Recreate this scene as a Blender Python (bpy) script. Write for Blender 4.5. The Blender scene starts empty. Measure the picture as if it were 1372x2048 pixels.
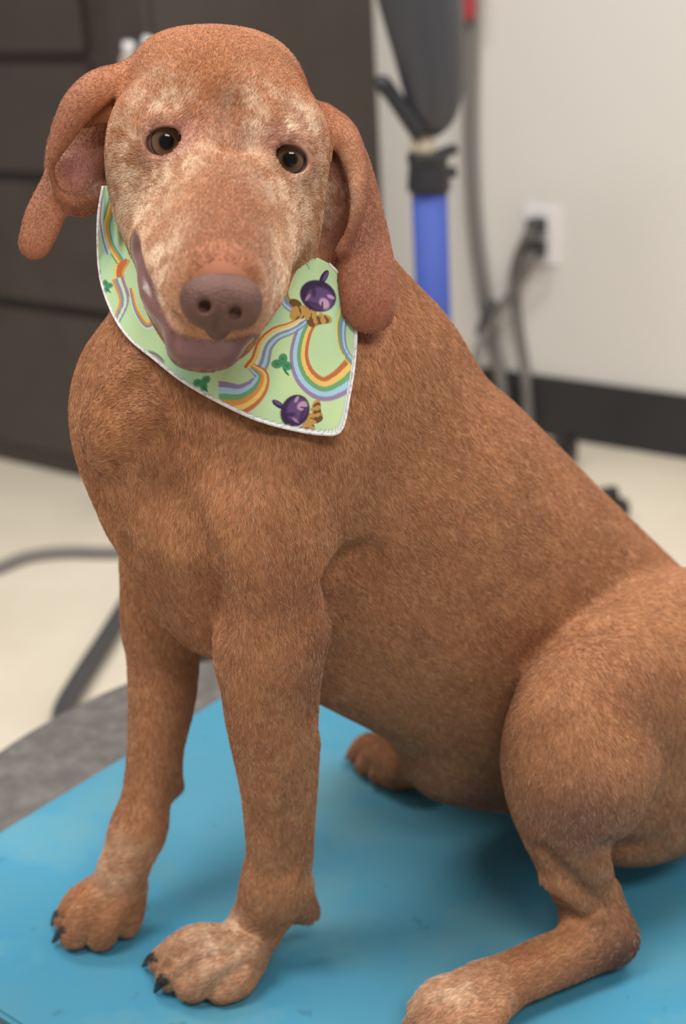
import bpy, bmesh, math, random
import numpy as np
from mathutils import Matrix, Vector

random.seed(4); rng = np.random.default_rng(7)
scene = bpy.context.scene
C = scene.collection

# ------------------------------------------------------------------ camera
FPX, CX, CY = 2813.0, 686.0, 1024.0
PITCH, ROLL = math.radians(22), math.radians(3.5)
CZ, TZ = 1.06, 0.35                      # camera height, top of the mat
_f = np.array([0, math.cos(PITCH), -math.sin(PITCH)])
_u0 = np.array([0, math.sin(PITCH), math.cos(PITCH)]); _r0 = np.array([1.0, 0, 0])
_r = math.cos(ROLL) * _r0 - math.sin(ROLL) * _u0
_u = math.sin(ROLL) * _r0 + math.cos(ROLL) * _u0
CAM = np.array([0, 0, CZ])
cd = bpy.data.cameras.new('camera'); cam = bpy.data.objects.new('camera', cd); C.objects.link(cam)
cam.matrix_world = Matrix(((_r[0], _u[0], -_f[0], 0), (_r[1], _u[1], -_f[1], 0), (_r[2], _u[2], -_f[2], CZ), (0, 0, 0, 1)))
cd.sensor_fit = 'VERTICAL'; cd.sensor_height = 24; cd.lens = 24 * FPX / 2048
cd.clip_start = 0.02; cd.clip_end = 50
cd.dof.use_dof = True; cd.dof.focus_distance = 0.87; cd.dof.aperture_fstop = cd.lens / 1000 / 0.0105
scene.camera = cam

# ------------------------------------------------------------------ world and lights
w = bpy.data.worlds.new('world'); scene.world = w; w.use_nodes = True
w.node_tree.nodes['Background'].inputs[0].default_value = (1.0, 0.975, 0.95, 1)
w.node_tree.nodes['Background'].inputs[1].default_value = 0.25
def area(name, loc, size, power, target, col=(1, 0.97, 0.93)):
    ld = bpy.data.lights.new(name, 'AREA'); ld.shape = 'RECTANGLE'; ld.size, ld.size_y = size; ld.energy = power; ld.color = col
    o = bpy.data.objects.new(name, ld); C.objects.link(o); o.location = loc
    o.rotation_euler = (Vector(target) - Vector(loc)).to_track_quat('-Z', 'Y').to_euler(); return o
area('ceiling_panel_light', (0.75, -0.80, 2.65), (1.2, 0.6), 33, (0.75, -0.79, 0))
area('ceiling_panel_light', (-0.95, 0.35, 2.65), (1.2, 0.6), 30, (-0.95, 0.36, 0))
area('ceiling_panel_light', (-0.9, 1.9, 2.65), (1.2, 0.6), 21, (-0.9, 1.91, 0))
area('ceiling_panel_light', (1.0, 1.3, 2.65), (1.2, 0.6), 32, (1.0, 1.31, 0))
vs = scene.view_settings
vs.view_transform = 'Standard'; vs.look = 'None'; vs.gamma = 1; vs.exposure = 0.24; vs.use_curve_mapping = False

# ------------------------------------------------------------------ helpers
def ray(px, py): return _f + (px - CX) / FPX * _r - (py - CY) / FPX * _u
def at(px, py, Y): d = ray(px, py); return CAM + d * (Y / d[1])          # point of world depth Y
def on_z(px, py, z): d = ray(px, py); return CAM + d * ((z - CZ) / d[2])  # point at height z
def srgb(r, g, b, a=1):
    f = lambda c: ((c / 255) / 12.92 if c / 255 <= 0.04045 else ((c / 255 + 0.055) / 1.055) ** 2.4)
    return (f(r), f(g), f(b), a)
def lin(rgb): return np.array(srgb(*rgb)[:3])

def mat(name, col, rough=0.6, noise=None, bump=0, bscale=200, metallic=0, coat=0, spec=0.5):
    m = bpy.data.materials.new(name); m.use_nodes = True; nt = m.node_tree; b = nt.nodes['Principled BSDF']
    b.inputs['Base Color'].default_value = col; b.inputs['Roughness'].default_value = rough
    b.inputs['Metallic'].default_value = metallic; b.inputs['Coat Weight'].default_value = coat
    b.inputs['Specular IOR Level'].default_value = spec
    tc = nt.nodes.new('ShaderNodeTexCoord')
    if noise:
        col2, sc, lo, hi = noise
        n = nt.nodes.new('ShaderNodeTexNoise'); n.inputs['Scale'].default_value = sc; n.inputs['Detail'].default_value = 6
        n.inputs['Roughness'].default_value = 0.65
        r = nt.nodes.new('ShaderNodeValToRGB'); r.color_ramp.elements[0].position = lo; r.color_ramp.elements[1].position = hi
        r.color_ramp.elements[0].color = col; r.color_ramp.elements[1].color = col2
        nt.links.new(tc.outputs['Object'], n.inputs['Vector']); nt.links.new(n.outputs['Fac'], r.inputs['Fac'])
        nt.links.new(r.outputs['Color'], b.inputs['Base Color'])
    if bump:
        n = nt.nodes.new('ShaderNodeTexNoise'); n.inputs['Scale'].default_value = bscale; n.inputs['Detail'].default_value = 4
        bp = nt.nodes.new('ShaderNodeBump'); bp.inputs['Strength'].default_value = bump; bp.inputs['Distance'].default_value = 0.002
        nt.links.new(tc.outputs['Object'], n.inputs['Vector']); nt.links.new(n.outputs['Fac'], bp.inputs['Height'])
        nt.links.new(bp.outputs['Normal'], b.inputs['Normal'])
    return m

def obj(name, bm, m, parent=None, smooth=False):
    me = bpy.data.meshes.new(name); bm.to_mesh(me); bm.free()
    if smooth: me.polygons.foreach_set('use_smooth', [True] * len(me.polygons))
    o = bpy.data.objects.new(name, me); C.objects.link(o); me.materials.append(m)
    if parent: o.parent = parent
    return o
def obj_np(name, V, Fq, m, parent=None, smooth=True):
    me = bpy.data.meshes.new(name); V = np.asarray(V, np.float32); Fq = np.asarray(Fq, np.int32)
    n = Fq.shape[1]
    me.vertices.add(len(V)); me.vertices.foreach_set('co', V.ravel())
    me.loops.add(Fq.size); me.loops.foreach_set('vertex_index', Fq.ravel())
    me.polygons.add(len(Fq)); me.polygons.foreach_set('loop_start', np.arange(0, Fq.size, n, dtype=np.int32))
    me.update(calc_edges=True); me.validate()
    me.polygons.foreach_set('use_smooth', np.full(len(me.polygons), smooth))
    o = bpy.data.objects.new(name, me); C.objects.link(o); me.materials.append(m)
    if parent: o.parent = parent
    return o
def tag(o, label=None, cat=None, group=None, kind=None):
    if label: o['label'] = label
    if cat: o['category'] = cat
    if group: o['group'] = group
    if kind: o['kind'] = kind
    return o
def empty(name, loc):
    o = bpy.data.objects.new(name, None); C.objects.link(o); o.location = loc; o.empty_display_size = 0.05; return o
def put(o, p):          # parent keeping world coordinates (parents carry translation only)
    o.parent = p; o.location = Vector(o.location) - Vector(p.location); return o
def box(bm, lo, hi, M=None, bev=0):
    b2 = bmesh.new(); bmesh.ops.create_cube(b2, size=1)
    lo, hi = Vector(lo), Vector(hi)
    for v in b2.verts: v.co = Vector([lo[i] + (v.co[i] + 0.5) * (hi[i] - lo[i]) for i in range(3)])
    if bev: bmesh.ops.bevel(b2, geom=list(b2.edges), offset=bev, segments=2, affect='EDGES', profile=0.6)
    if M is not None: b2.transform(M)
    me = bpy.data.meshes.new('t'); b2.to_mesh(me); b2.free(); bm.from_mesh(me); bpy.data.meshes.remove(me)
def crom(P, n):         # Catmull-Rom through P, n samples, uniform parameter
    P = np.asarray(P, float); Q = np.vstack([2 * P[0] - P[1], P, 2 * P[-1] - P[-2]])
    t = np.linspace(0, len(P) - 1, n); i = np.clip(t.astype(int), 0, len(P) - 2); u = (t - i)[:, None]
    a, b, c, d = Q[i], Q[i + 1], Q[i + 2], Q[i + 3]
    return 0.5 * (2 * b + (c - a) * u + (2 * a - 5 * b + 4 * c - d) * u ** 2 + (3 * b - a - 3 * c + d) * u ** 3)
def tube(P, R, seg=10, n=None, cap=True):      # P control points, R radii -> verts, quads
    P = np.asarray(P, float); R = np.asarray(R, float) if np.ndim(R) else np.full(len(P), float(R))
    if n: R = crom(np.c_[R, R], n)[:, 0]; P = crom(P, n)
    T = np.gradient(P, axis=0); T /= np.linalg.norm(T, axis=1)[:, None] + 1e-12
    ref = np.array([0.31, 0.22, 0.92]); N = np.cross(T, ref); N /= np.linalg.norm(N, axis=1)[:, None]
    B = np.cross(T, N); a = np.linspace(0, 2 * np.pi, seg, endpoint=False)
    V = (P[:, None] + R[:, None, None] * (np.cos(a)[None, :, None] * N[:, None] + np.sin(a)[None, :, None] * B[:, None])).reshape(-1, 3)
    k = len(P); idx = np.arange(k * seg).reshape(k, seg); nx = np.roll(idx, -1, 1)
    Fq = np.stack([idx[:-1], nx[:-1], nx[1:], idx[1:]], -1).reshape(-1, 4)
    if cap:
        V = np.vstack([V, P[0], P[-1]]); c0, c1 = k * seg, k * seg + 1
        e0 = np.stack([np.full(seg, c0), nx[0], idx[0], idx[0]], -1); e1 = np.stack([np.full(seg, c1), idx[-1], nx[-1], nx[-1]], -1)
        return V, Fq, np.vstack([e0, e1])[:, :3]
    return V, Fq, None
def tube_obj(name, P, R, m, parent=None, seg=10, n=None):
    V, Fq, Ft = tube(P, R, seg, n)
    me = bpy.data.meshes.new(name); me.from_pydata(V.tolist(), [], Fq.tolist() + Ft.tolist())
    me.polygons.foreach_set('use_smooth', [True] * len(me.polygons))
    o = bpy.data.objects.new(name, me); C.objects.link(o); me.materials.append(m)
    if parent: put(o, parent)
    return o

# ------------------------------------------------------------------ the room
ANG = math.radians(-37)
WD = np.array([math.cos(ANG), math.sin(ANG), 0]); WN = np.array([-WD[1], WD[0], 0])   # along the wall, into the wall
WALL, CAB = 2.693, 1.969
MR = Matrix(((WD[0], WN[0], 0, 0), (WD[1], WN[1], 0, 0), (0, 0, 1, 0), (0, 0, 0, 1)))   # room axes -> world
def room(a, k, z): return WD * a + WN * k + np.array([0, 0, z])
def on_plane(px, py, k): d = ray(px, py); return CAM + d * (k / (d @ WN))

m_floor = mat('floor_vinyl', srgb(226, 216, 196), 0.45, (srgb(214, 202, 182), 3.0, 0.35, 0.7))
m_wall = mat('wall_paint', srgb(222, 217, 211), 0.7, bump=0.05, bscale=300)
m_base = mat('baseboard_rubber', srgb(44, 42, 44), 0.5)
m_cab = mat('cabinet_laminate', srgb(70, 61, 56), 0.45, (srgb(62, 53, 49), 9, 0.3, 0.7))
m_gap = mat('cabinet_carcass', srgb(40, 35, 33), 0.6)
bm = bmesh.new(); box(bm, (-4, -1.5, -0.05), (2.2, WALL, 0), MR); tag(obj('floor', bm, m_floor), kind='structure')
bm = bmesh.new(); box(bm, (-4, WALL, -0.05), (2.2, WALL + 0.1, 2.8), MR); tag(obj('wall_back', bm, m_wall), kind='structure')
bm = bmesh.new(); box(bm, (-1.86, WALL - 0.012, 0), (2.2, WALL, 0.14), MR, 0.003); tag(obj('baseboard_back', bm, m_base), kind='structure')

# cabinet with drawers
cab = tag(empty('drawer_cabinet', room(-2.3, CAB, 0)), 'tall dark brown cabinet with wide drawers behind the dog', 'cabinet')
bm = bmesh.new(); box(bm, (-3.3, CAB + 0.02, 0.0), (-1.86, WALL - 0.001, 1.75), MR, 0.004); put(obj('carcass', bm, m_cab), cab)
zs = [0.045, 0.385, 0.655, 0.885, 1.12, 1.36, 1.6]
for i in range(6):
    bm = bmesh.new(); box(bm, (-2.70, CAB, zs[i] + 0.012), (-2.03, CAB + 0.022, zs[i + 1] - 0.012), MR, 0.006)
    d = put(obj('drawer', bm, m_cab), cab)
    bm = bmesh.new(); box(bm, (-2.45, CAB - 0.018, zs[i + 1] - 0.05), (-2.42, CAB, zs[i + 1] - 0.035), MR, 0.003)
    box(bm, (-2.63, CAB - 0.018, zs[i + 1] - 0.05), (-2.60, CAB, zs[i + 1] - 0.035), MR, 0.003)
    box(bm, (-2.63, CAB - 0.026, zs[i + 1] - 0.05), (-2.42, CAB - 0.018, zs[i + 1] - 0.035), MR, 0.003)
    h = obj('handle', bm, m_gap); h.parent = d; h.location = -Vector(cab.location) * 0
bm = bmesh.new(); box(bm, (-1.955, CAB - 0.002, 0.05), (-1.865, CAB + 0.022, 1.72), MR, 0.004); put(obj('stile', bm, m_cab), cab)
bm = bmesh.new(); box(bm, (-3.26, CAB + 0.012, 0.05), (-2.72, CAB + 0.024, 1.6), MR, 0.004); put(obj('side_door', bm, m_cab), cab)
m_white = mat('white_plastic', srgb(225, 222, 222), 0.4)
# white hook on the stile behind the dog's head
hk = tag(empty('wall_hook', on_plane(275, 100, CAB - 0.004)), 'small white double hook on the dark cabinet, behind the dog\'s head', 'hook')
for (x0, y0, x1, y1, r) in ((258, 86, 256, 130, 0.011), (296, 76, 290, 120, 0.009)):
    put(tube_obj('prong', [on_plane(x1, y1, CAB - 0.012), on_plane((x0 + x1) / 2, (y0 + y1) / 2, CAB - 0.026), on_plane(x0, y0, CAB - 0.03)], [r * 0.8, r, r * 1.1], m_white, None, 10, 8), hk)
bm = bmesh.new(); p = on_plane(275, 125, CAB); a0 = p @ WD
box(bm, (a0 - 0.03, CAB - 0.014, p[2] - 0.015), (a0 + 0.03, CAB - 0.002, p[2] + 0.012), MR, 0.004); put(obj('backplate', bm, m_white), hk)

# wall outlet, plugs and cords
m_blk = mat('black_plastic', srgb(38, 38, 42), 0.45)
m_cord = mat('grey_cord', srgb(118, 114, 110), 0.55)
m_cordd = mat('dark_cord', srgb(70, 69, 70), 0.55)
p = on_plane(1085, 470, WALL); a0, z0 = p @ WD, p[2]
ou = tag(empty('wall_outlet', p), 'white wall outlet plate with two black plugs in it', 'outlet')
bm = bmesh.new(); box(bm, (a0 - 0.043, WALL - 0.006, z0 - 0.062), (a0 + 0.043, WALL, z0 + 0.062), MR, 0.002); put(obj('faceplate', bm, mat('outlet_white', srgb(238, 234, 234), 0.35)), ou)
for dz in (-0.025, 0.025):
    bm = bmesh.new(); box(bm, (a0 - 0.017, WALL - 0.0085, z0 + dz - 0.015), (a0 + 0.017, WALL - 0.006, z0 + dz + 0.015), MR, 0.002); put(obj('socket', bm, m_white), ou)
def cord(name, pts, r, m, label, cat='cord', plug=None):
    e = tag(empty(name, pts[0]), label, cat); tube_obj('cable', pts, r, m, e, 10, 40)
    if plug is not None:
        a, z = plug; bm = bmesh.new(); box(bm, (a - 0.016, WALL - 0.05, z - 0.016), (a + 0.016, WALL - 0.009, z + 0.016), MR, 0.006); put(obj('plug', bm, m_blk), e)
    return e
W_ = lambda x, y, off=0.008: on_plane(x, y, WALL - off)
zf = lambda x, y, r=0.01: on_z(x, y, r)
pu, pl = room(a0, WALL - 0.045, z0 + 0.025), room(a0, WALL - 0.045, z0 - 0.025)
cord('power_cord', [pu, W_(1062, 462, .05), W_(1040, 505, .03), W_(1028, 560, .014), W_(1035, 640), W_(1047, 720), W_(1052, 760, .02), W_(1055, 800, .022), W_(1058, 850, .026)], 0.0115, m_cord, 'grey cord running straight down from the upper plug', plug=(a0, z0 + 0.025))
slant = cord('power_cord', [pl, W_(1058, 530, .05), W_(1020, 590, .04), W_(985, 640, .05), W_(960, 690, .08), W_(950, 740, .12), W_(945, 790, .16), zf(940, 900, .011)], 0.010, m_cord, 'grey cord slanting down left from the lower plug', plug=(a0, z0 - 0.025))
cord('power_cord', [W_(942, -120, .02), W_(942, 60, .02), W_(940, 250, .02), W_(946, 420, .02), W_(962, 560, .02), W_(985, 690, .02), W_(1000, 750, .026), W_(1006, 800, .03), W_(1010, 850, .03)], 0.0145, m_cord, 'thick grey hose hanging straight down the wall beside the stand')
tube_obj('connector', [W_(985, 600, .05), W_(972, 640, .058), W_(960, 670, .066)], [.012, .0145, .011], m_cordd, slant, 10, 8)
bm = bmesh.new(); p = W_(928, 8, .05); box(bm, (p @ WD - .022, WALL - .06, p[2] - .03), (p @ WD + .022, WALL - .036, p[2] + .06), MR, .006)
tag(obj('red_tag', bm, mat('red_plastic', srgb(170, 60, 62), .5)), 'small red tag on the hose at the top', 'tag')
tag(tube_obj('extension_cord', [zf(-160, 1215), zf(-60, 1160), zf(0, 1135), zf(60, 1113), zf(130, 1105), zf(220, 1106), zf(300, 1104), zf(420, 1120)], .012, m_cord, None, 10, 40), 'grey cord lying curved across the pale floor', 'cord')
tag(tube_obj('rubber_hose', [zf(330, 1120, .02), zf(285, 1165, .02), zf(250, 1215, .02), zf(210, 1280, .02), zf(168, 1345, .02), zf(138, 1395, .02), zf(125, 1430, .02), zf(128, 1480, .02)], .016, m_cordd, None, 10, 40), 'dark hose lying on the floor beside the table edge', 'hose')

# stand with blue pole behind the dog
m_blue = mat('blue_enamel', srgb(68, 88, 168), 0.6, spec=.3)
m_dk = mat('dark_grey_plastic', srgb(66, 66, 72), 0.4)
m_cream = mat('cream_knob', srgb(205, 192, 168), 0.45)
YS = 2.25; PB = at(868, 660, YS); px_, py_ = PB[0], PB[1]
st = tag(empty('pole_stand', (px_, py_, 0)), 'stand with blue pole, black clamp and large dark grey tapered head', 'stand')
zt = at(860, 378, YS)[2]
tube_obj('pole', [(px_, py_, .09), (px_, py_, .4), (px_, py_, zt)], .0285, m_blue, st, 28)
def S(x, y, o=0): return at(x, y, YS + o)
tube_obj('clamp_collar', [S(858, 384), S(858, 378), S(857, 352), S(856, 330), S(855, 310), S(855, 305)], [.028, .0345, .033, .031, .033, .026], m_blk, st, 24, 24)
tube_obj('clamp_lever', [S(870, 318), S(893, 304), S(915, 296)], [.011, .0095, .008], m_blk, st, 10, 8)
tube_obj('clamp_lever', [S(870, 352), S(893, 346), S(913, 343)], [.010, .0105, .009], m_blk, st, 10, 8)
tube_obj('knob', [S(846, 308), S(846, 296), S(842, 282), S(840, 270)], [.017, .02, .019, .012], m_cream, st, 16, 12)
tube_obj('head', [S(822, -140), S(832, -60), S(845, 20), S(858, 100), S(866, 170), S(866, 215), S(864, 245), S(862, 262), S(860, 272)], [.075, .068, .062, .055, .048, .041, .031, .019, .008], m_dk, st, 32, 40)
tube_obj('hook_arm', [S(842, 268, -.02), S(815, 232, -.02), S(795, 205, -.02), S(778, 182, -.02), S(764, 168, -.02), S(752, 172, -.02)], [.016, .0145, .013, .013, .014, .011], m_blk, st, 12, 24)
hub = bmesh.new(); bmesh.ops.create_cone(hub, cap_ends=True, segments=24, radius1=.06, radius2=.045, depth=.06)
hub.transform(Matrix.Translation((px_, py_, .08))); put(obj('hub', hub, m_blk), st)
cast = [on_z(1228, 1022, .03), on_z(398, 1292, .03), on_z(1135, 905, .03)]
cast.append(np.array([px_ - .42, py_ + .1, .03])); cast.append(np.array([px_ + .1, py_ - .44, .03]))
for c in cast:
    d = np.array([c[0] - px_, c[1] - py_, 0]); d /= np.linalg.norm(d)
    g = tube_obj('foot', [(px_, py_, .09), tuple(np.array([px_, py_, .085]) + d * .2), (c[0], c[1], .068)], [.018, .016, .014], m_blk, st, 10, 12)
    bm = bmesh.new(); bmesh.ops.create_cone(bm, cap_ends=True, segments=18, radius1=.03, radius2=.03, depth=.026)
    bm.transform(Matrix.Translation((c[0], c[1], .03)) @ Matrix.Rotation(math.atan2(d[1], d[0]), 4, 'Z') @ Matrix.Rotation(math.pi / 2, 4, 'X'))
    k = obj('caster', bm, m_blk); k.parent = g; k.location = -Vector((0, 0, 0)) 
    k.matrix_parent_inverse = Matrix.Identity(4); k.location = -(Vector(st.location) + Vector(g.location)) if False else -Vector((st.location[0] + g.location[0], st.location[1] + g.location[1], st.location[2] + g.location[2]))

# ------------------------------------------------------------------ table and mat
E1 = np.array([.645, .764, 0]); E2 = np.array([.764, -.645, 0])       # across, along the table
def AB(a, b, z): return E1 * a + E2 * b + np.array([0, 0, z])
m_top = mat('table_rubber', srgb(92, 88, 86), 0.75, (srgb(118, 112, 108), 38, 0.42, 0.68), bump=.4, bscale=260)
m_edge = mat('table_edge', srgb(50, 49, 50), .5)
m_steel = mat('table_frame_metal', srgb(90, 92, 96), .4, metallic=.7)
tb = tag(empty('grooming_table', tuple(AB(.77, -.53, 0))), 'low oval table with a speckled dark grey rubber top under the blue mat', 'table')
def slab(name, outline, z0, z1, m, parent, bev):
    bm = bmesh.new(); vs_ = [bm.verts.new((p[0], p[1], z0)) for p in outline]; f = bm.faces.new(vs_)
    if f.normal.z > 0: f.normal_flip()
    ex = bmesh.ops.extrude_face_region(bm, geom=[f]); up = [v for v in ex['geom'] if isinstance(v, bmesh.types.BMVert)]
    for v in up: v.co.z = z1
    bm.normal_update(); bmesh.ops.recalc_face_normals(bm, faces=bm.faces)
    if bev:
        te = [e for e in bm.edges if abs(e.verts[0].co.z - z1) < 1e-6 and abs(e.verts[1].co.z - z1) < 1e-6]
        bmesh.ops.bevel(bm, geom=te, offset=bev, segments=3, affect='EDGES')
    o = obj(name, bm, m)
    if parent: put(o, parent)
    return o
def superell(a0, b0, ra, rb, e, n=120):
    out = []
    for i in range(n):
        t = 2 * math.pi * i / n; c, s = math.cos(t), math.sin(t)
        out.append(AB(a0 + ra * math.copysign(abs(c) ** (2 / e), c), b0 + rb * math.copysign(abs(s) ** (2 / e), s), 0))
    return out
MT = .008
slab('table_top', superell(.77, -.53, .345, .525, 2.35), TZ - MT - .028, TZ - MT - .0005, m_top, tb, .004)
slab('edge_band', superell(.77, -.53, .349, .529, 2.35), TZ - MT - .034, TZ - MT - .006, m_edge, tb, 0)
for (a, b) in ((.55, -.85), (.99, -.85), (.55, -.2), (.99, -.2)):
    p0, p1 = AB(a, b, TZ - MT - .035), AB(a + (a - .77) * .15, b + (b + .53) * .1, .0)
    tube_obj('leg', [p0, (p0 + p1) / 2, p1 + np.array([0, 0, .003])], .018, m_steel, tb, 12)
def roundrect(a0, a1, b0, b1, r, n=12):
    out = []
    for (ca, cb, t0) in ((a1 - r, b1 - r, 0), (a0 + r, b1 - r, 90), (a0 + r, b0 + r, 180), (a1 - r, b0 + r, 270)):
        for i in range(n + 1):
            t = math.radians(t0 + 90 * i / n); out.append(AB(ca + r * math.cos(t), cb + r * math.sin(t), 0))
    return out
m_mat = bpy.data.materials.new('blue_mat_foam'); m_mat.use_nodes = True
nt = m_mat.node_tree; b = nt.nodes['Principled BSDF']; b.inputs['Roughness'].default_value = .7; b.inputs['Specular IOR Level'].default_value = .3
tc = nt.nodes.new('ShaderNodeTexCoord')
def nz(scale, detail=5, rough=.6):
    n = nt.nodes.new('ShaderNodeTexNoise'); n.inputs['Scale'].default_value = scale; n.inputs['Detail'].default_value = detail; n.inputs['Roughness'].default_value = rough
    nt.links.new(tc.outputs['Object'], n.inputs['Vector']); return n
def ramp(src, stops):
    r = nt.nodes.new('ShaderNodeValToRGB'); e = r.color_ramp.elements
    while len(e) < len(stops): e.new(.5)
    for k, (p, c) in enumerate(stops): e[k].position = p; e[k].color = c
    nt.links.new(src, r.inputs['Fac']); return r
def mix(a, b_, fac):
    m = nt.nodes.new('ShaderNodeMix'); m.data_type = 'RGBA'
    nt.links.new(a, m.inputs['A']); nt.links.new(b_, m.inputs['B']); nt.links.new(fac, m.inputs['Factor']); return m
r1 = ramp(nz(7, 4, .6).outputs['Fac'], [(.3, srgb(80, 140, 160)), (.52, srgb(64, 142, 174)), (.72, srgb(94, 162, 184))])
r2 = ramp(nz(3.5, 8, .7).outputs['Fac'], [(.46, (0, 0, 0, 1)), (.68, (.85, .85, .85, 1))])
gcol = nt.nodes.new('ShaderNodeRGB'); gcol.outputs[0].default_value = srgb(92, 138, 150)
mx = mix(r1.outputs['Color'], gcol.outputs[0], r2.outputs['Color'])
r3 = ramp(nz(42, 3, .5).outputs['Fac'], [(.68, (0, 0, 0, 1)), (.76, (.6, .6, .6, 1))])
dcol = nt.nodes.new('ShaderNodeRGB'); dcol.outputs[0].default_value = srgb(60, 105, 122)
mx2 = mix(mx.outputs['Result'], dcol.outputs[0], r3.outputs['Color'])
nt.links.new(mx2.outputs['Result'], b.inputs['Base Color'])
bp = nt.nodes.new('ShaderNodeBump'); bp.inputs['Strength'].default_value = .25; bp.inputs['Distance'].default_value = .001
nt.links.new(nz(500, 2).outputs['Fac'], bp.inputs['Height']); nt.links.new(bp.outputs['Normal'], b.inputs['Normal'])
mt = slab('table_mat', roundrect(.452, 1.075, -.926, -.02, .13), TZ - MT, TZ, m_mat, None, .003)
tag(mt, 'worn sky blue foam mat on the table under the dog', 'mat')

# ------------------------------------------------------------------ the dog: one implicit surface, polygonised on a graded grid
TH = math.radians(26)
FW = np.array([-math.cos(TH), -math.sin(TH), 0]); LW = np.array([math.sin(TH), -math.cos(TH), 0]); UP = np.array([0, 0, 1.0])
M0 = np.array([-.165, .865, TZ])
def D(s, l, z): return M0 - FW * s + LW * l + UP * z                       # dog axes: back, to its left, up
def A(px, py, l): d = ray(px, py); return CAM + d * (((M0 - CAM) @ LW + l) / (d @ LW))   # on the plane l left of the midline
def G(px, py, h): return on_z(px, py, TZ + h)
def H(px, py, t): return CAM + ray(px, py) * (.84 - t)                      # head points: t metres nearer than the eyes
VR, VU, VF = _r, _u, -_f                                                    # head axes: picture right, up, towards the viewer
def nrm(v): v = np.asarray(v, float); return v / np.linalg.norm(v)

def rcone(p, a, b, r1, r2):          # exact tapering capsule
    ba = b - a; l2 = ba @ ba + 1e-12; rr = r1 - r2; a2 = max(l2 - rr * rr, 1e-10); il2 = 1 / l2; pa = p - a
    y = pa @ ba; z = y - l2; x2 = ((pa * l2 - y[:, None] * ba) ** 2).sum(1); y2 = y * y * l2; z2 = z * z * l2; k = np.sign(rr) * rr * rr * x2
    return np.where(np.sign(z) * a2 * z2 > k, np.sqrt(x2 + z2) * il2 - r2, np.where(np.sign(y) * a2 * y2 < k, np.sqrt(x2 + y2) * il2 - r1, (np.sqrt(x2 * a2 * il2) + y * rr) * il2 - r1))
class Field:
    def __init__(self): self.ops = []
    def add(self, fn, lo, hi, k, kind='u', flow=None, grp='body'):
        self.ops.append((fn, np.asarray(lo) - 1.8 * k - .008, np.asarray(hi) + 1.8 * k + .008, k, kind, flow, grp))
    def ell(self, c, r, ax=None, k=.02, kind='u', flow=None, grp='body'):
        c = np.asarray(c, float); r = np.asarray(r, float) * np.ones(3)
        if ax is None: R = np.eye(3)
        else:
            x = nrm(ax[0]); y = np.asarray(ax[1], float); y = nrm(y - x * (x @ y)); R = np.stack([x, y, np.cross(x, y)])
        def fn(p):
            q = (p - c) @ R.T; a = np.sqrt(((q / r) ** 2).sum(1)); b = np.sqrt(((q / r ** 2) ** 2).sum(1)) + 1e-9
            return a * (a - 1) / b
        e = np.sqrt(((R * r[:, None]) ** 2).sum(0)); self.add(fn, c - e, c + e, k, kind, flow, grp)
    def cap(self, a, b, ra, rb, k=.02, flat=None, kind='u', flow=None, grp='body'):
        a = np.asarray(a, float); b = np.asarray(b, float)
        if flat is not None: fd, fs = nrm(flat[0]), flat[1]
        def sq(p): return p + ((p - a) @ fd)[:, None] * (1 / fs - 1) * fd if flat is not None else p
        b2 = sq(b[None])[0]
        def fn(p): return rcone(sq(p), a, b2, ra, rb) * (fs if flat is not None else 1)
        m = max(ra, rb); self.add(fn, np.minimum(a, b) - m, np.maximum(a, b) + m, k, kind, flow if flow is not None else b - a, grp)
    def chain(self, P, R, k=.02, flat=None, kind='u', k0=None, flow=None, grp='body', dens=3):   # a bent tapering limb as one primitive
        n = (len(P) - 1) * dens + 1; R = crom(np.c_[R, R], n)[:, 0] if len(P) > 2 else R; P = crom(P, n) if len(P) > 2 else P
        P = np.asarray(P, float); fd, fs = (nrm(flat[0]), flat[1]) if flat is not None else (None, 1)
        sq = (lambda p: p + ((p - P[0]) @ fd)[:, None] * (1 / fs - 1) * fd) if flat is not None else (lambda p: p)
        Q = sq(P)
        def fn(p):
            q = sq(p); best = None
            for i in range(len(Q) - 1):
                e = rcone(q, Q[i], Q[i + 1], R[i], R[i + 1])
                best = e if best is None else np.minimum(best, e)
            return best * fs
        m = max(R); self.add(fn, P.min(0) - m, P.max(0) + m, k, kind, flow if flow is not None else P[-1] - P[0], grp)
    def __call__(self, p, grp=None):
        d = np.full(len(p), .5)
        for fn, lo, hi, k, kind, flow, g in self.ops:
            if grp and g not in grp: continue
            m = np.flatnonzero(((p > lo) & (p < hi)).all(1))
            if not len(m): continue
            e = fn(p[m]); c = d[m]
            if kind == 'u': h = np.maximum(k - np.abs(c - e), 0) / k; d[m] = np.minimum(c, e) - h * h * k * .25
            else: e = -e; h = np.maximum(k - np.abs(c - e), 0) / k; d[m] = np.maximum(c, e) + h * h * k * .25
        return d
    def flow(self, p):
        acc = np.zeros((len(p), 3))
        for fn, lo, hi, k, kind, flow, g in self.ops:
            if kind != 'u' or flow is None: continue
            m = np.flatnonzero(((p > lo - .02) & (p < hi + .02)).all(1))
            if not len(m): continue
            acc[m] += np.exp(-np.maximum(fn(p[m]), 0) / .008)[:, None] * nrm(flow)
        return acc

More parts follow.
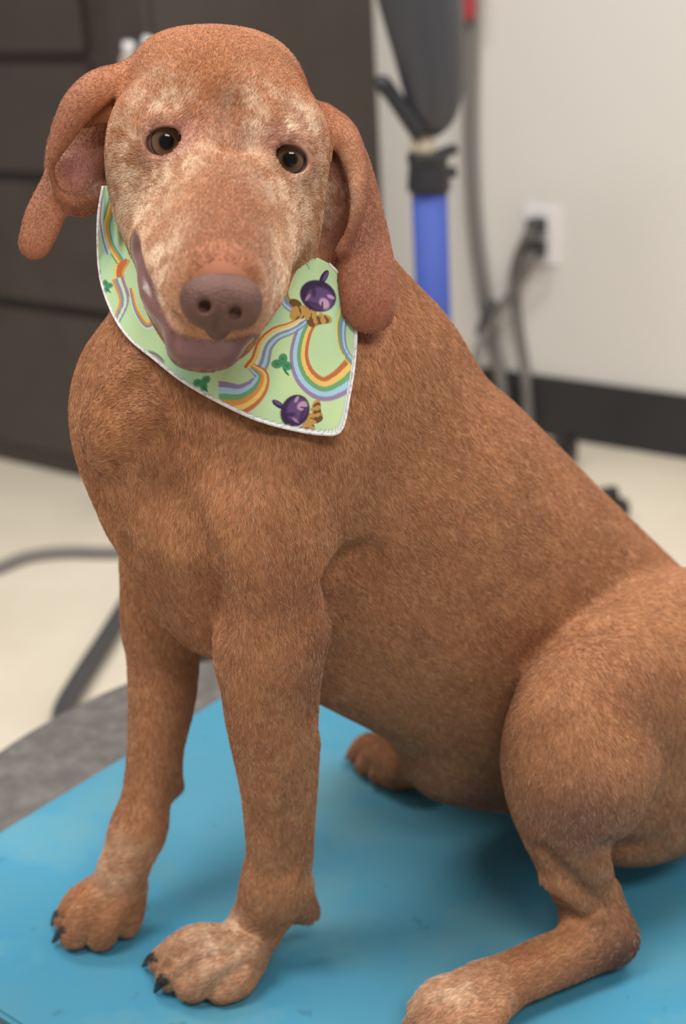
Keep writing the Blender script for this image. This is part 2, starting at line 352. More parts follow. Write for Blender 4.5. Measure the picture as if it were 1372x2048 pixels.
def polygonise(field, xs, ys, zs, proj=True, grp=None):
    nx, ny, nz_ = len(xs), len(ys), len(zs); B = 8
    val = np.empty((nx, ny, nz_), np.float32)
    bi = [np.arange(0, n, B) for n in (nx, ny, nz_)]
    cen = [np.array([(v[i] + v[min(i + B, len(v) - 1)]) / 2 for i in b]) for v, b in zip((xs, ys, zs), bi)]
    hw = [np.array([(v[min(i + B, len(v) - 1)] - v[i]) / 2 for i in b]) for v, b in zip((xs, ys, zs), bi)]
    cg = np.stack(np.meshgrid(*cen, indexing='ij'), -1).reshape(-1, 3); hg = np.stack(np.meshgrid(*hw, indexing='ij'), -1).reshape(-1, 3)
    dc = field(cg, grp); rad = np.linalg.norm(hg, axis=1); act = np.abs(dc) < rad * 1.12 + .003
    ii = np.stack(np.meshgrid(*[np.arange(len(b)) for b in bi], indexing='ij'), -1).reshape(-1, 3)
    sgn = np.where(dc < 0, -1, 1).reshape([len(b) for b in bi]).astype(np.float32)
    val[:] = np.repeat(np.repeat(np.repeat(sgn, B, 0), B, 1), B, 2)[:nx, :ny, :nz_]
    ax_ = ii[act] * B
    o = np.arange(B); off = np.stack(np.meshgrid(o, o, o, indexing='ij'), -1).reshape(-1, 3)
    for s in range(0, len(ax_), 1500):
        g = (ax_[s:s + 1500, None] + off[None]).reshape(-1, 3); g = g[(g < (nx, ny, nz_)).all(1)]
        p = np.stack([xs[g[:, 0]], ys[g[:, 1]], zs[g[:, 2]]], 1)
        val[g[:, 0], g[:, 1], g[:, 2]] = field(p, grp)
    ins = val < 0
    cnt = np.zeros((nx - 1, ny - 1, nz_ - 1), np.uint8)
    for a in (0, 1):
        for b in (0, 1):
            for c in (0, 1): cnt += ins[a:nx - 1 + a, b:ny - 1 + b, c:nz_ - 1 + c]
    ac = np.argwhere((cnt > 0) & (cnt < 8)); del cnt
    vid = np.full((nx - 1, ny - 1, nz_ - 1), -1, np.int32); vid[ac[:, 0], ac[:, 1], ac[:, 2]] = np.arange(len(ac))
    cor = np.array([[a, b, c] for a in (0, 1) for b in (0, 1) for c in (0, 1)])
    acc = np.zeros((len(ac), 3)); nn = np.zeros(len(ac))
    gx = lambda g: np.stack([xs[g[:, 0]], ys[g[:, 1]], zs[g[:, 2]]], 1)
    for i in range(8):
        for j in range(i + 1, 8):
            if np.abs(cor[i] - cor[j]).sum() != 1: continue
            ga, gb = ac + cor[i], ac + cor[j]
            va, vb = val[ga[:, 0], ga[:, 1], ga[:, 2]], val[gb[:, 0], gb[:, 1], gb[:, 2]]
            m = (va < 0) != (vb < 0); t = (va[m] / (va[m] - vb[m]))[:, None]
            acc[m] += gx(ga[m]) * (1 - t) + gx(gb[m]) * t; nn[m] += 1
    V = acc / nn[:, None]
    quads = []
    for a in range(3):
        sl0 = [slice(None)] * 3; sl1 = [slice(None)] * 3; sl0[a] = slice(0, -1); sl1[a] = slice(1, None)
        i0, i1 = ins[tuple(sl0)], ins[tuple(sl1)]
        e = np.argwhere(i0 != i1); b, c = (a + 1) % 3, (a + 2) % 3
        e = e[(e[:, b] > 0) & (e[:, c] > 0) & (e[:, b] < vid.shape[b]) & (e[:, c] < vid.shape[c])]
        q = []
        for db, dc_ in ((1, 1), (0, 1), (0, 0), (1, 0)):
            g = e.copy(); g[:, b] -= db; g[:, c] -= dc_; q.append(vid[g[:, 0], g[:, 1], g[:, 2]])
        q = np.stack(q, 1); fl = ~i0[e[:, 0], e[:, 1], e[:, 2]]; q[fl] = q[fl][:, ::-1]; quads.append(q)
    Fq = np.vstack(quads); Fq = Fq[(Fq >= 0).all(1)]
    if proj:
        g = gradient(field, V, grp); dd = field(V, grp)
        V = V - np.clip(dd, -.0012, .0012)[:, None] * g
    return V, Fq
def gradient(field, V, grp=None, e=.0006):
    g = np.stack([field(V + np.eye(3)[i] * e, grp) - field(V - np.eye(3)[i] * e, grp) for i in range(3)], 1)
    return g / (np.linalg.norm(g, axis=1)[:, None] + 1e-9)

dog = Field(); d_ = dog
BK = -FW * .62 - UP * .78        # head-to-tail along the spine
SP = nrm(-FW * .62 - UP * .78); SNm = nrm(-FW * .78 + UP * .62)     # spine direction, back-up normal
# --- trunk
d_.chain([D(.160, 0, .385), D(.232, 0, .303), D(.302, 0, .228), D(.372, 0, .158), D(.425, 0, .115)], [.110, .125, .124, .121, .112], k=.03, flat=(LW, .78), flow=BK, dens=2)
d_.ell(D(.230, 0, .420), (.05, .03, .045), (SP, LW), k=.035, flow=BK)                     # withers
d_.ell(D(.075, -.005, .385), (.070, .066, .090), (FW, LW), k=.035, flow=-UP + FW * .3)   # breast
d_.ell(D(.035, -.01, .43), (.03, .04, .05), (FW, LW), k=.03, flow=-UP)
d_.ell(D(.095, 0, .295), (.055, .05, .055), (FW, LW), k=.04, flow=-UP)                   # brisket
d_.chain([D(.175, .0, .222), D(.240, .0, .168), D(.290, .0, .108)], [.042, .041, .044], k=.03, flow=BK)   # belly
# --- neck
d_.chain([D(.175, 0, .435), D(.148, .0, .51), D(.13, 0, .575)], [.078, .068, .056], k=.04, flat=(LW, .84), flow=-UP - FW * .5)
d_.chain([D(.068, 0, .43), D(.092, 0, .52)], [.052, .042], k=.04, flow=-UP)
# --- near (left) shoulder and foreleg, over the hollow behind the elbow
d_.ell(A(690, 1215, .108), (.050, .030, .030), (UP * 1 - FW * .35, LW), k=.03, kind='s')
d_.chain([D(.17, .045, .445), D(.115, .063, .405), D(.085, .070, .36)], [.030, .038, .042], k=.05, flow=-UP)
d_.chain([D(.09, .070, .37), A(536, 1100, .078), A(528, 1205, .076), A(538, 1300, .076)], [.045, .041, .034, .032], k=.008, flow=-UP)
d_.cap(A(535, 1170, .078), A(606, 1240, .078), .024, .0135, k=.014, flow=-UP)           # elbow point
d_.cap(A(600, 1225, .082), A(610, 1262, .082), .009, .0105, k=.012, flow=-UP)
d_.chain([A(538, 1270, .078), A(543, 1420, .074), A(553, 1560, .066), A(553, 1680, .058), A(553, 1770, .052)], [.0345, .0315, .0255, .0215, .0215], k=.015, flow=-UP)
d_.cap(A(600, 1480, .068), A(598, 1700, .056), .010, .008, k=.015, flow=-UP)            # tendon at the back
d_.cap(A(590, 1780, .05), A(614, 1822, .048), .012, .0095, k=.012, flow=-UP)           # carpal pad
d_.chain([A(552, 1765, .052), G(512, 1852, .034), G(466, 1910, .024)], [.0205, .0205, .0195], k=.018, flow=FW)
# --- near front paw
d_.ell(G(462, 1928, .014), (.024, .020, .012), (FW, LW), k=.012, flow=FW)
def toe(a, b, c, ra, rb, rc, k=.003): d_.chain([a, b, c], [ra, rb, rc], k=k, flow=FW)
toe(G(458, 1878, .030), G(385, 1886, .030), G(328, 1922, .013), .011, .0125, .0105)
toe(G(455, 1895, .034), G(380, 1910, .032), G(345, 1950, .013), .012, .0135, .0115)
toe(G(494, 1905, .028), G(424, 1940, .023), G(388, 1964, .014), .014, .0160, .0142)
toe(G(498, 1925, .018), G(474, 1956, .015), G(446, 1972, .012), .012, .0135, .0125)
# --- far (right) foreleg and paw
d_.chain([D(.19, -.045, .455), D(.11, -.065, .41), D(.085, -.068, .37)], [.034, .04, .042], k=.04, flow=-UP)
d_.chain([D(.09, -.065, .37), A(332, 1130, -.068), A(330, 1250, -.066)], [.042, .034, .029], k=.02, flow=-UP)
d_.chain([A(326, 1230, -.066), A(325, 1380, -.062), A(310, 1500, -.058), A(292, 1600, -.055), A(277, 1660, -.053)], [.028, .0255, .0205, .0185, .018], k=.012, flow=-UP)
d_.cap(A(325, 1520, -.056), A(346, 1570, -.058), .010, .008, k=.012, flow=-UP)
d_.chain([A(277, 1655, -.053), A(248, 1735, -.05), G(218, 1812, .024)], [.018, .0195, .017], k=.015, flow=FW)
toe(G(222, 1765, .038), G(164, 1803, .027), G(137, 1836, .013), .0120, .0125, .0105)
toe(G(232, 1780, .042), G(178, 1826, .029), G(152, 1866, .013), .0130, .0137, .0120)
toe(G(248, 1782, .040), G(216, 1834, .026), G(203, 1868, .013), .0130, .0137, .0120)
toe(G(264, 1770, .038), G(258, 1815, .023), G(252, 1845, .013), .0120, .0125, .0110)
# --- near hind leg
d_.ell(D(.405, .095, .14), (.125, .05, .11), (FW, LW), k=.02, flow=-UP - FW * .3)
d_.chain([D(.435, .075, .165), A(1165, 1415, .135), A(1165, 1540, .145)], [.075, .052, .052], k=.012, flat=(LW, .8), flow=-UP - FW * .2)
d_.chain([A(1155, 1530, .145), A(1146, 1650, .15), A(1162, 1770, .155), A(1182, 1850, .16)], [.050, .0365, .0225, .021], k=.02, flow=-UP)
d_.ell(A(1360, 1470, .120), (.085, .045, .085), (FW, LW), k=.03, flow=-UP)
d_.ell(A(1290, 1600, .115), (.065, .04, .047), (FW, LW), k=.03, flow=-UP)
d_.chain([A(1210, 1780, .155), G(1234, 1872, .026)], [.010, .0135], k=.012, flow=-UP)
hk_ = G(1212, 1882, .024)
d_.chain([hk_, G(1100, 1925, .024), G(985, 1975, .022)], [.0185, .019, .018], k=.015, flow=FW)
d_.ell(G(935, 2005, .019), (.034, .026, .018), (FW, LW), k=.015, flow=FW)
toe(G(940, 1975, .030), G(880, 1992, .027), G(845, 2022, .013), .012, .0125, .0105)
toe(G(935, 1995, .031), G(872, 2018, .028), G(838, 2055, .012), .012, .013, .011)
toe(G(955, 2010, .028), G(905, 2045, .024), G(880, 2080, .012), .012, .013, .0115)
toe(G(985, 2020, .022), G(950, 2062, .018), G(930, 2090, .012), .012, .012, .011)
# --- far hind leg
d_.ell(D(.40, -.085, .13), (.11, .05, .09), (FW, LW), k=.02, flow=-UP)
d_.chain([D(.42, -.06, .16), D(.31, -.115, .12), D(.36, -.13, .035)], [.065, .045, .022], k=.02, flow=-UP)
RH = G(790, 1540, .018)
d_.chain([D(.36, -.13, .025), RH], [.018, .017], k=.02, flow=FW)
d_.cap(D(.26, .0, .092), D(.34, .0, .065), .024, .037, k=.04, flow=FW * -1)        # groin
toe(G(780, 1510, .030), G(738, 1492, .026), G(714, 1508, .013), .011, .0115, .009)
toe(G(790, 1525, .028), G(755, 1512, .025), G(732, 1530, .012), .011, .0117, .0095)
toe(G(800, 1540, .026), G(780, 1530, .022), G(760, 1548, .012), .011, .012, .010)
toe(G(820, 1548, .024), G(812, 1543, .020), G(798, 1556, .012), .011, .0115, .010)
# tail lying behind
d_.chain([D(.50, 0, .09), D(.56, .03, .03), D(.66, .06, .018), D(.74, .07, .014)], [.04, .024, .016, .010], k=.03, flow=-FW)

def trace(px, py):                        # first contact of a sight line with trunk and neck (else the nearest pass)
    d = np.stack([ray(x, y) for x, y in zip(px, py)]); L = np.linalg.norm(d, axis=1)[:, None]; d = d / L
    t = np.full(len(px), .70); best = np.full(len(px), 9.0); tb_ = t.copy()
    for _ in range(70):
        e = dog(CAM + d * t[:, None], ('body',)); k = e < best; best[k] = e[k]; tb_[k] = t[k]; t = np.where(e > .0004, t + np.minimum(e * .8, .02), t)
        t = np.minimum(t, 1.1)
    return CAM + d * tb_[:, None], best
def groove(pts, r, k, n=10):               # a crease or fold pressed into the skin along a line
    pts = crom(pts, n); P_, _ = trace(pts[:, 0], pts[:, 1]); d_.chain(P_, [r * (.35 + .65 * math.sin(math.pi * (i + .5) / n)) for i in range(n)], k=k, kind='s', dens=1)
def ridge(pts, r, k, sink, n=8):
    pts = crom(pts, n); P_, _ = trace(pts[:, 0], pts[:, 1]); P_ = P_ + np.stack([nrm(ray(*q)) for q in pts]) * sink; d_.chain(P_, [r] * n, k=k, dens=1)
groove([(172, 915), (185, 965), (215, 1030), (258, 1105)], .0035, .014)
groove([(1062, 1318), (1105, 1283), (1160, 1262), (1215, 1256)], .004, .014)
groove([(330, 1000), (368, 1080), (400, 1150), (422, 1225)], .008, .035)
groove([(585, 1560), (582, 1650), (584, 1745)], .0045, .010)
groove([(655, 1150), (682, 1124), (735, 1106)], .006, .018)
groove([(1085, 1700), (1130, 1745), (1185, 1800)], .003, .012); groove([(1112, 1822), (1150, 1828), (1195, 1820)], .003, .010)
groove([(1215, 1700), (1300, 1712), (1372, 1690)], .006, .02)
for g_ in ([(330, 1940), (375, 1898), (440, 1880)], [(362, 1968), (400, 1922), (480, 1900)], [(418, 1985), (455, 1955), (495, 1925)], [(146, 1852), (168, 1815), (225, 1765)], [(176, 1878), (200, 1830), (238, 1780)], [(228, 1866), (240, 1825), (256, 1775)],
           [(845, 2040), (880, 2003), (945, 1978)], [(868, 2062), (905, 2025), (960, 1998)]): groove(g_, .0042, .006)
ridge([(190, 850), (225, 790), (262, 740)], .006, .014, .004); ridge([(205, 905), (240, 860), (290, 830)], .006, .016, .004)
ridge([(1095, 1760), (1140, 1790), (1190, 1830)], .004, .010, .002)
# --- head
hg = dict(grp='head')
bkf = -VF * .8 + VU * .4
d_.ell(H(350, 172, -.085), (.027, .027, .036), (VR, VU), k=.012, flow=VU * .5 - VF, **hg)
d_.ell(H(512, 178, -.085), (.027, .027, .036), (VR, VU), k=.012, flow=VU * .5 - VF, **hg)
d_.ell(H(430, 228, -.075), (.0575, .0520, .074), (VR, VU), k=.025, flow=VU * .5 - VF, **hg)
d_.cap(H(430, 300, -.105), D(.14, 0, .55), .052, .050, k=.03, flow=-UP, **hg)
d_.ell(H(448, 258, -.030), (.052, .030, .024), (VR, VU), k=.03, flow=VU, **hg)
d_.ell(H(462, 312, -.020), (.028, .026, .016), (VR, VU), k=.03, flow=VU, **hg)
d_.ell(H(330, 235, -.020), (.022, .012, .011), (VR, VU), k=.016, flow=VU, **hg)
d_.ell(H(575, 265, -.026), (.018, .011, .011), (VR, VU), k=.016, flow=VU, **hg)
d_.ell(H(288, 335, -.050), (.022, .036, .038), (VR, VU), k=.025, flow=-VR - VF, **hg)
d_.ell(H(580, 375, -.055), (.018, .040, .038), (VR, VU), k=.025, flow=VR - VF, **hg)
d_.cap(H(322, 415, -.050), H(322, 485, -.012), .022, .017, k=.02, flow=-VR - VF, **hg)   # cheek to lip corner
d_.cap(H(560, 430, -.055), H(535, 485, -.012), .022, .014, k=.02, flow=VR - VF, **hg)
d_.chain([H(462, 285, -.055), H(458, 370, -.006), H(455, 450, .028), H(445, 555, .076)], [.034, .0275, .0235, .0190], k=.03, flow=VU * .8 - VF, **hg)   # bridge
d_.chain([H(442, 400, -.045), H(432, 520, .020), H(432, 600, .058)], [.042, .034, .025], k=.03, flow=VU * .8 - VF, **hg)  # muzzle
d_.chain([H(345, 490, .006), H(348, 570, .036), H(380, 632, .058)], [.021, .0205, .015], k=.012, flow=VU * .6 - VR * .5, **hg)   # upper lip left
d_.chain([H(515, 475, .004), H(510, 560, .038), H(474, 632, .060)], [.018, .0178, .0135], k=.012, flow=VU * .6 + VR * .5, **hg)   # upper lip right
d_.chain([H(330, 470, -.022), H(352, 590, .016), H(393, 682, .047)], [.015, .0185, .0150], k=.008, flow=-VU, **hg)         # jaw
d_.chain([H(490, 510, -.02), H(458, 610, .018), H(424, 688, .046)], [.015, .0175, .0135], k=.008, flow=-VU, **hg)
d_.cap(H(380, 690, .055), H(440, 692, .056), .0125, .0120, k=.008, flow=-VU, **hg)     # lower lip
d_.cap(H(430, 560, -.03), H(430, 640, .02), .034, .025, k=.015, flow=-VU, **hg)
# stop furrow, mouth line
d_.cap(H(462, 215, .008), H(466, 285, .012), .0045, .006, k=.022, kind='s', **hg)
d_.chain([H(268, 495, .018), H(300, 580, .052), H(335, 648, .075), H(368, 672, .090)], [.0035, .004, .004, .0035], k=.008, kind='s', **hg)
d_.chain([H(375, 668, .090), H(430, 672, .092), H(490, 660, .088)], [.003, .003, .003], k=.007, kind='s', **hg)
# eyes: sockets, lids
EYES = [(H(331, 284, -.0115), .0122, (.0116, .0084), -14), (H(578, 319, -.0155), .0118, (.0108, .0080), 22)]
LIDS = ([H(290, 288, -.007), H(304, 257, -.001), H(335, 245, .001), H(364, 262, -.001), H(380, 300, -.004)], [H(380, 304, -.004), H(352, 325, -.001), H(322, 325, -.001), H(296, 303, -.006)],
        [H(536, 334, -.006), H(550, 294, -.004), H(580, 280, -.004), H(608, 294, -.008), H(618, 318, -.013)], [H(536, 338, -.007), H(560, 357, -.005), H(590, 357, -.008), H(613, 332, -.013)])
for L_ in LIDS: d_.chain(L_, [.0028] + [.0036] * (len(L_) - 2) + [.0028], k=.006, **hg)
for (c, r, ap, tl) in EYES:
    d_.ell(c, r + .0028, k=.012, flow=None, **hg)
    ca, sa = math.cos(math.radians(tl)), math.sin(math.radians(tl))
    ev = nrm(CAM - c); ex = nrm(np.cross(VU, ev)); ey = np.cross(ev, ex)
    d_.ell(c + ev * .012, (ap[0], ap[1], .016), (ex * ca - ey * sa, ey * ca + ex * sa), k=.004, kind='s', **hg)
# ears
eg = dict(grp='ear')
d_.chain([H(250, 172, -.066), H(202, 188, -.053), H(158, 228, -.044), H(124, 296, -.042), H(110, 340, -.047), H(122, 385, -.054)],
         [.014, .0150, .0130, .0080, .0050, .0040], k=.010, **eg)
d_.chain([H(228, 190, -.080), H(176, 240, -.079), H(152, 330, -.076), H(158, 385, -.073)], [.016, .020, .0205, .016], k=.008, flat=(VF, .28), dens=6, **eg)
d_.cap(H(150, 398, -.058), H(195, 385, -.066), .006, .006, k=.010, **eg)
d_.chain([H(122, 345, -.066), H(90, 430, -.060), H(70, 485, -.056)], [.009, .0125, .0108], k=.008, flat=(VF, .34), dens=6, **eg)
d_.chain([H(640, 246, -.070), H(680, 278, -.054), H(710, 345, -.043), H(708, 425, -.038), H(682, 496, -.038)], [.013, .0125, .0085, .0070, .0052], k=.005, **eg)
d_.chain([H(665, 270, -.080), H(700, 370, -.072), H(722, 470, -.060), H(735, 560, -.046), H(738, 610, -.040)], [.016, .0175, .0185, .0195, .0180], k=.006, flat=(VF + VR * .3, .33), dens=6, **eg)
d_.chain([H(640, 330, -.080), H(642, 420, -.072), H(648, 485, -.058)], [.017, .017, .0125], k=.008, flat=(VF, .3), dens=6, **eg)

d_.chain([H(232, 205, -.046), H(190, 246, -.044), H(162, 285, -.048), H(152, 335, -.052), H(165, 368, -.050)], [.002, .005, .010, .014, .010], k=.006, kind='s', **eg)
d_.chain([H(656, 296, -.048), H(670, 370, -.040), H(668, 440, -.042), H(656, 488, -.044)], [.003, .0085, .0120, .0095], k=.005, kind='s', **eg)

def axis(lo, hi, flo, fhi, fine, coarse):
    return np.concatenate([np.arange(lo, flo, coarse), np.arange(flo, fhi, fine), np.arange(fhi, hi, coarse)])
FN, CO = .0014, .0030
xs = axis(-.33, .58, -.195, .045, FN, CO); ys = axis(.62, 1.36, .74, .94, FN, CO); zs = axis(TZ - .03, 1.06, .82, 1.04, FN, CO)
V, Fq = polygonise(dog, xs, ys, zs, proj=False)
V[:, 2] = np.maximum(V[:, 2], TZ + .0005)
print('dog verts', len(V))# --- coat colours (markings, darker patches, and some painted shade and highlight)
def proj_px(P):
    q = P - CAM; dd = q @ _f; return CX + FPX * (q @ _r) / dd, CY - FPX * (q @ _u) / dd
def soft(P, c, r, e=None): return np.clip(1 - np.linalg.norm(P - c, axis=1) / r, 0, 1) if e is None else np.clip(1 - np.linalg.norm(P - c, axis=1) / r, 0, 1) ** e
def segd(P, pts):
    best = np.full(len(P), 9.0)
    for a, b in zip(pts[:-1], pts[1:]):
        ab = b - a; t = np.clip((P - a) @ ab / (ab @ ab), 0, 1); best = np.minimum(best, np.linalg.norm(P - a - t[:, None] * ab, axis=1))
    return best
def sstep(x, a, b): t = np.clip((x - a) / (b - a), 0, 1); return t * t * (3 - 2 * t)
def noise3(P, sc, seed=0):   # cheap smooth value noise
    q = P * sc + seed * 17.3; i = np.floor(q).astype(np.int64); f = q - i; f = f * f * (3 - 2 * f); out = 0
    for a in (0, 1):
        for b in (0, 1):
            for c in (0, 1):
                h = ((i[:, 0] + a) * 73856093) ^ ((i[:, 1] + b) * 19349663) ^ ((i[:, 2] + c) * 83492791); h = (h * 2654435761) & 0xffffffff
                out = out + (h / 4294967295.0) * (f[:, 0] if a else 1 - f[:, 0]) * (f[:, 1] if b else 1 - f[:, 1]) * (f[:, 2] if c else 1 - f[:, 2])
    return out
RUST = lin((180, 124, 84)); RED = lin((154, 98, 66)); PALE = lin((230, 202, 172)); GREY = lin((196, 172, 152)); PINK = lin((196, 140, 128)); MAUVE = lin((118, 78, 74)); DARK = lin((116, 76, 60)); GOLD = lin((212, 156, 106))
LIP = [H(270, 498, .010), H(294, 590, .036), H(330, 672, .058), H(385, 712, .066), H(440, 712, .066), H(478, 684, .062)]
def coat(P):
    col = np.tile(RUST, (len(P), 1))
    def put_(c, w): nonlocal col; w = np.clip(w, 0, 1)[:, None]; col = col * (1 - w) + c * w
    n1 = noise3(P, 35, 1); n2 = noise3(P, 140, 2); n3 = noise3(P, 420, 3)
    put_(RED, .35 * sstep(n1, .35, .7)); put_(GOLD, .25 * sstep(n2, .5, .85))
    fz = sstep(n2 * .55 + n3 * .45, .36, .66)
    # ears
    er = sstep(-segd(P, [H(240, 165, -.066), H(150, 240, -.05), H(120, 360, -.055), H(70, 480, -.056)]), -.05, -.02)
    el = sstep(-segd(P, [H(665, 260, -.07), H(715, 400, -.06), H(738, 610, -.04)]), -.036, -.018)
    hd = np.linalg.norm(P - H(440, 330, -.03), axis=1)
    EARC = lin((142, 84, 58)); put_(EARC, .8 * er * sstep(hd, .055, .075)); put_(EARC, .95 * el * sstep(hd, .045, .065))
    put_(lin((166, 112, 104)), .8 * soft(P, H(155, 335, -.072), .022)); put_(lin((96, 60, 50)), .9 * soft(P, H(640, 460, -.072), .026))  # left ear pocket pinkish, right ear pocket darker brown
    put_(lin((174, 108, 64)), .7 * sstep(-np.linalg.norm((P - H(430, 215, -.05)), axis=1), -.095, -.06))
    # frosted face
    face = [(H(300, 330, -.02), .032), (H(285, 400, -.03), .04), (H(330, 430, 0), .04), (H(300, 460, -.02), .032), (H(330, 550, .05), .035), (H(412, 318, 0), .018),
            (H(380, 355, .01), .024), (H(502, 345, 0), .022), (H(485, 265, .0), .022), (H(570, 400, -.02), .036), (H(600, 380, -.03), .03), (H(560, 470, .0), .034), (H(535, 560, .05), .032),
            (H(515, 410, .015), .03), (H(330, 215, -.01), .022), (H(595, 252, -.01), .020), (H(505, 212, -.012), .02), (H(560, 520, .01), .03), (H(310, 500, .01), .03)]
    fw = np.zeros(len(P))
    for c, r in face: fw = np.maximum(fw, soft(P, c, r * 1.35) * 1.5)
    fw = np.clip(fw, 0, 1); put_(PALE, fw * (.12 + .75 * fz)); put_(GREY, fw * .25 * sstep(n1, .5, .7))
    # brown blaze on the bridge
    put_(lin((150, 92, 58)), .85 * sstep(-segd(P, [H(462, 390, .02), H(455, 470, .06), H(448, 530, .09)]), -.030, -.013)); put_(lin((172, 112, 74)), .6 * sstep(-segd(P, [H(462, 245, .0), H(464, 300, .0), H(462, 390, .02)]), -.016, -.004))
    put_(lin((186, 118, 92)), .6 * soft(P, H(450, 538, .095), .018))
    # eyelid skin
    for (c, r, ap, tl) in EYES:
        dd = np.linalg.norm(P - c - nrm(CAM - c) * .006, axis=1)
        put_(lin((172, 118, 102)), .55 * sstep(-dd, -.022, -.013)); put_(lin((92, 58, 54)), .9 * sstep(-dd, -.0136, -.0118))
    put_(PINK, .95 * soft(P, H(376, 310, .0), .022, .7)); put_(lin((150, 100, 88)), .6 * soft(P, H(402, 278, -.002), .022)); put_(lin((136, 92, 86)), .85 * soft(P, H(534, 308, -.004), .022, .7))
    # lips
    lip = segd(P, LIP)
    put_(MAUVE, sstep(-lip, -.0125, -.0085)); put_(MAUVE, .9 * soft(P, H(405, 738, .045), .030, .5) * ((P - H(405, 690, .07)) @ VU < .002))
    put_(lin((146, 104, 106)), .8 * sstep(-segd(P, [H(368, 692, .068), H(410, 698, .07), H(450, 694, .068)]), -.008, -.003)); put_(lin((84, 52, 52)), .9 * sstep(-segd(P, [H(330, 640, .072), H(368, 670, .082), H(430, 674, .084), H(488, 660, .082)]), -.004, -.001))  # painted highlight along the lower lip, painted shade under the upper lip
    # limbs
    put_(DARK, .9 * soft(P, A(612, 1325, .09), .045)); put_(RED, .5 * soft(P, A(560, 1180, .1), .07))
    put_(lin((128, 88, 76)), .75 * soft(P, A(1150, 1640, .18), .05)); put_(lin((92, 60, 48)), 1.3 * soft(P, G(1245, 1900, .02), .045)); put_(DARK, .6 * soft(P, G(1160, 1950, .008), .04))  # mauve shading painted on the shank; dark hock and metatarsus
    put_(lin((140, 102, 92)), .7 * soft(P, A(940, 1590, .03), .06))
    for c, r in ((G(400, 1890, .03), .05), (G(450, 1900, .03), .04), (G(900, 1985, .03), .05), (A(240, 1720, -.05), .04), (A(600, 1720, .05), .03)):
        put_(PALE, .55 * soft(P, c, r) * (.5 + fz))
    for c in (A(612, 1825, .048), A(346, 1575, -.058)): put_(DARK, .9 * soft(P, c, .014))
    low = sstep(-(P[:, 2] - TZ), -.008, -.001); put_(lin((84, 58, 48)), .9 * low)  # darker brown in the lowest band above the mat
    put_(lin((176, 132, 92)), .35 * soft(P, A(800, 1500, .05), .12))
    return col
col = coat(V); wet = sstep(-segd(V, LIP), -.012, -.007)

m_coat = bpy.data.materials.new('short_coat'); m_coat.use_nodes = True; nt = m_coat.node_tree; b = nt.nodes['Principled BSDF']
at_ = nt.nodes.new('ShaderNodeAttribute'); at_.attribute_name = 'coat'; b.inputs['Roughness'].default_value = .62; b.inputs['Specular IOR Level'].default_value = .3
nt.links.new(at_.outputs['Color'], b.inputs['Base Color'])
mr = nt.nodes.new('ShaderNodeMapRange'); mr.inputs['To Min'].default_value = .24; mr.inputs['To Max'].default_value = .62; nt.links.new(at_.outputs['Alpha'], mr.inputs['Value']); nt.links.new(mr.outputs['Result'], b.inputs['Roughness'])
b.inputs['Sheen Weight'].default_value = .15; b.inputs['Sheen Roughness'].default_value = .5
root = tag(empty('dog', tuple(D(.2, 0, 0))), 'rust-coloured short-haired dog with grizzled face sitting on the blue mat', 'dog')
body = obj_np('body', V - np.array(root.location), Fq, m_coat, root)
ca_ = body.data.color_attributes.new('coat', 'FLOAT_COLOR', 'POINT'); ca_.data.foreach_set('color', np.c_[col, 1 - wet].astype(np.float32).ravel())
# --- eyes
m_eye = bpy.data.materials.new('dog_eye'); m_eye.use_nodes = True; nt = m_eye.node_tree; b = nt.nodes['Principled BSDF']
tc = nt.nodes.new('ShaderNodeTexCoord'); sp = nt.nodes.new('ShaderNodeSeparateXYZ'); nt.links.new(tc.outputs['Object'], sp.inputs[0])
r_ = nt.nodes.new('ShaderNodeValToRGB'); el = r_.color_ramp.elements
for k in range(4): el.new(.5)
for k, (p_, c_) in enumerate([(0, srgb(190, 128, 120)), (.62, srgb(204, 160, 150)), (.655, srgb(40, 28, 24)), (.73, srgb(158, 128, 102)), (.88, srgb(116, 90, 70)), (.945, srgb(10, 8, 8))]): el[k].position = p_; el[k].color = c_
mr = nt.nodes.new('ShaderNodeMapRange'); mr.inputs['From Min'].default_value = 0; mr.inputs['From Max'].default_value = 1
nt.links.new(sp.outputs['Z'], mr.inputs['Value']); nt.links.new(mr.outputs['Result'], r_.inputs['Fac']); nt.links.new(r_.outputs['Color'], b.inputs['Base Color'])
b.inputs['Roughness'].default_value = .03; b.inputs['Specular IOR Level'].default_value = .35
for (c, r, ap, tl), lb in zip(EYES, ('brown eye on the left of the picture', 'brown eye on the right of the picture')):
    bm = bmesh.new(); bmesh.ops.create_uvsphere(bm, u_segments=48, v_segments=32, radius=1)
    o = obj('eyeball', bm, m_eye, root, True); g = CAM - c + VR * .05; z = nrm(g); x = nrm(np.cross(UP, z)); y = np.cross(z, x)
    o.location = Vector(c) - root.location; o.scale = (r, r, r); o.rotation_euler = Matrix((x, y, z)).transposed().to_euler(); tag(o, lb)
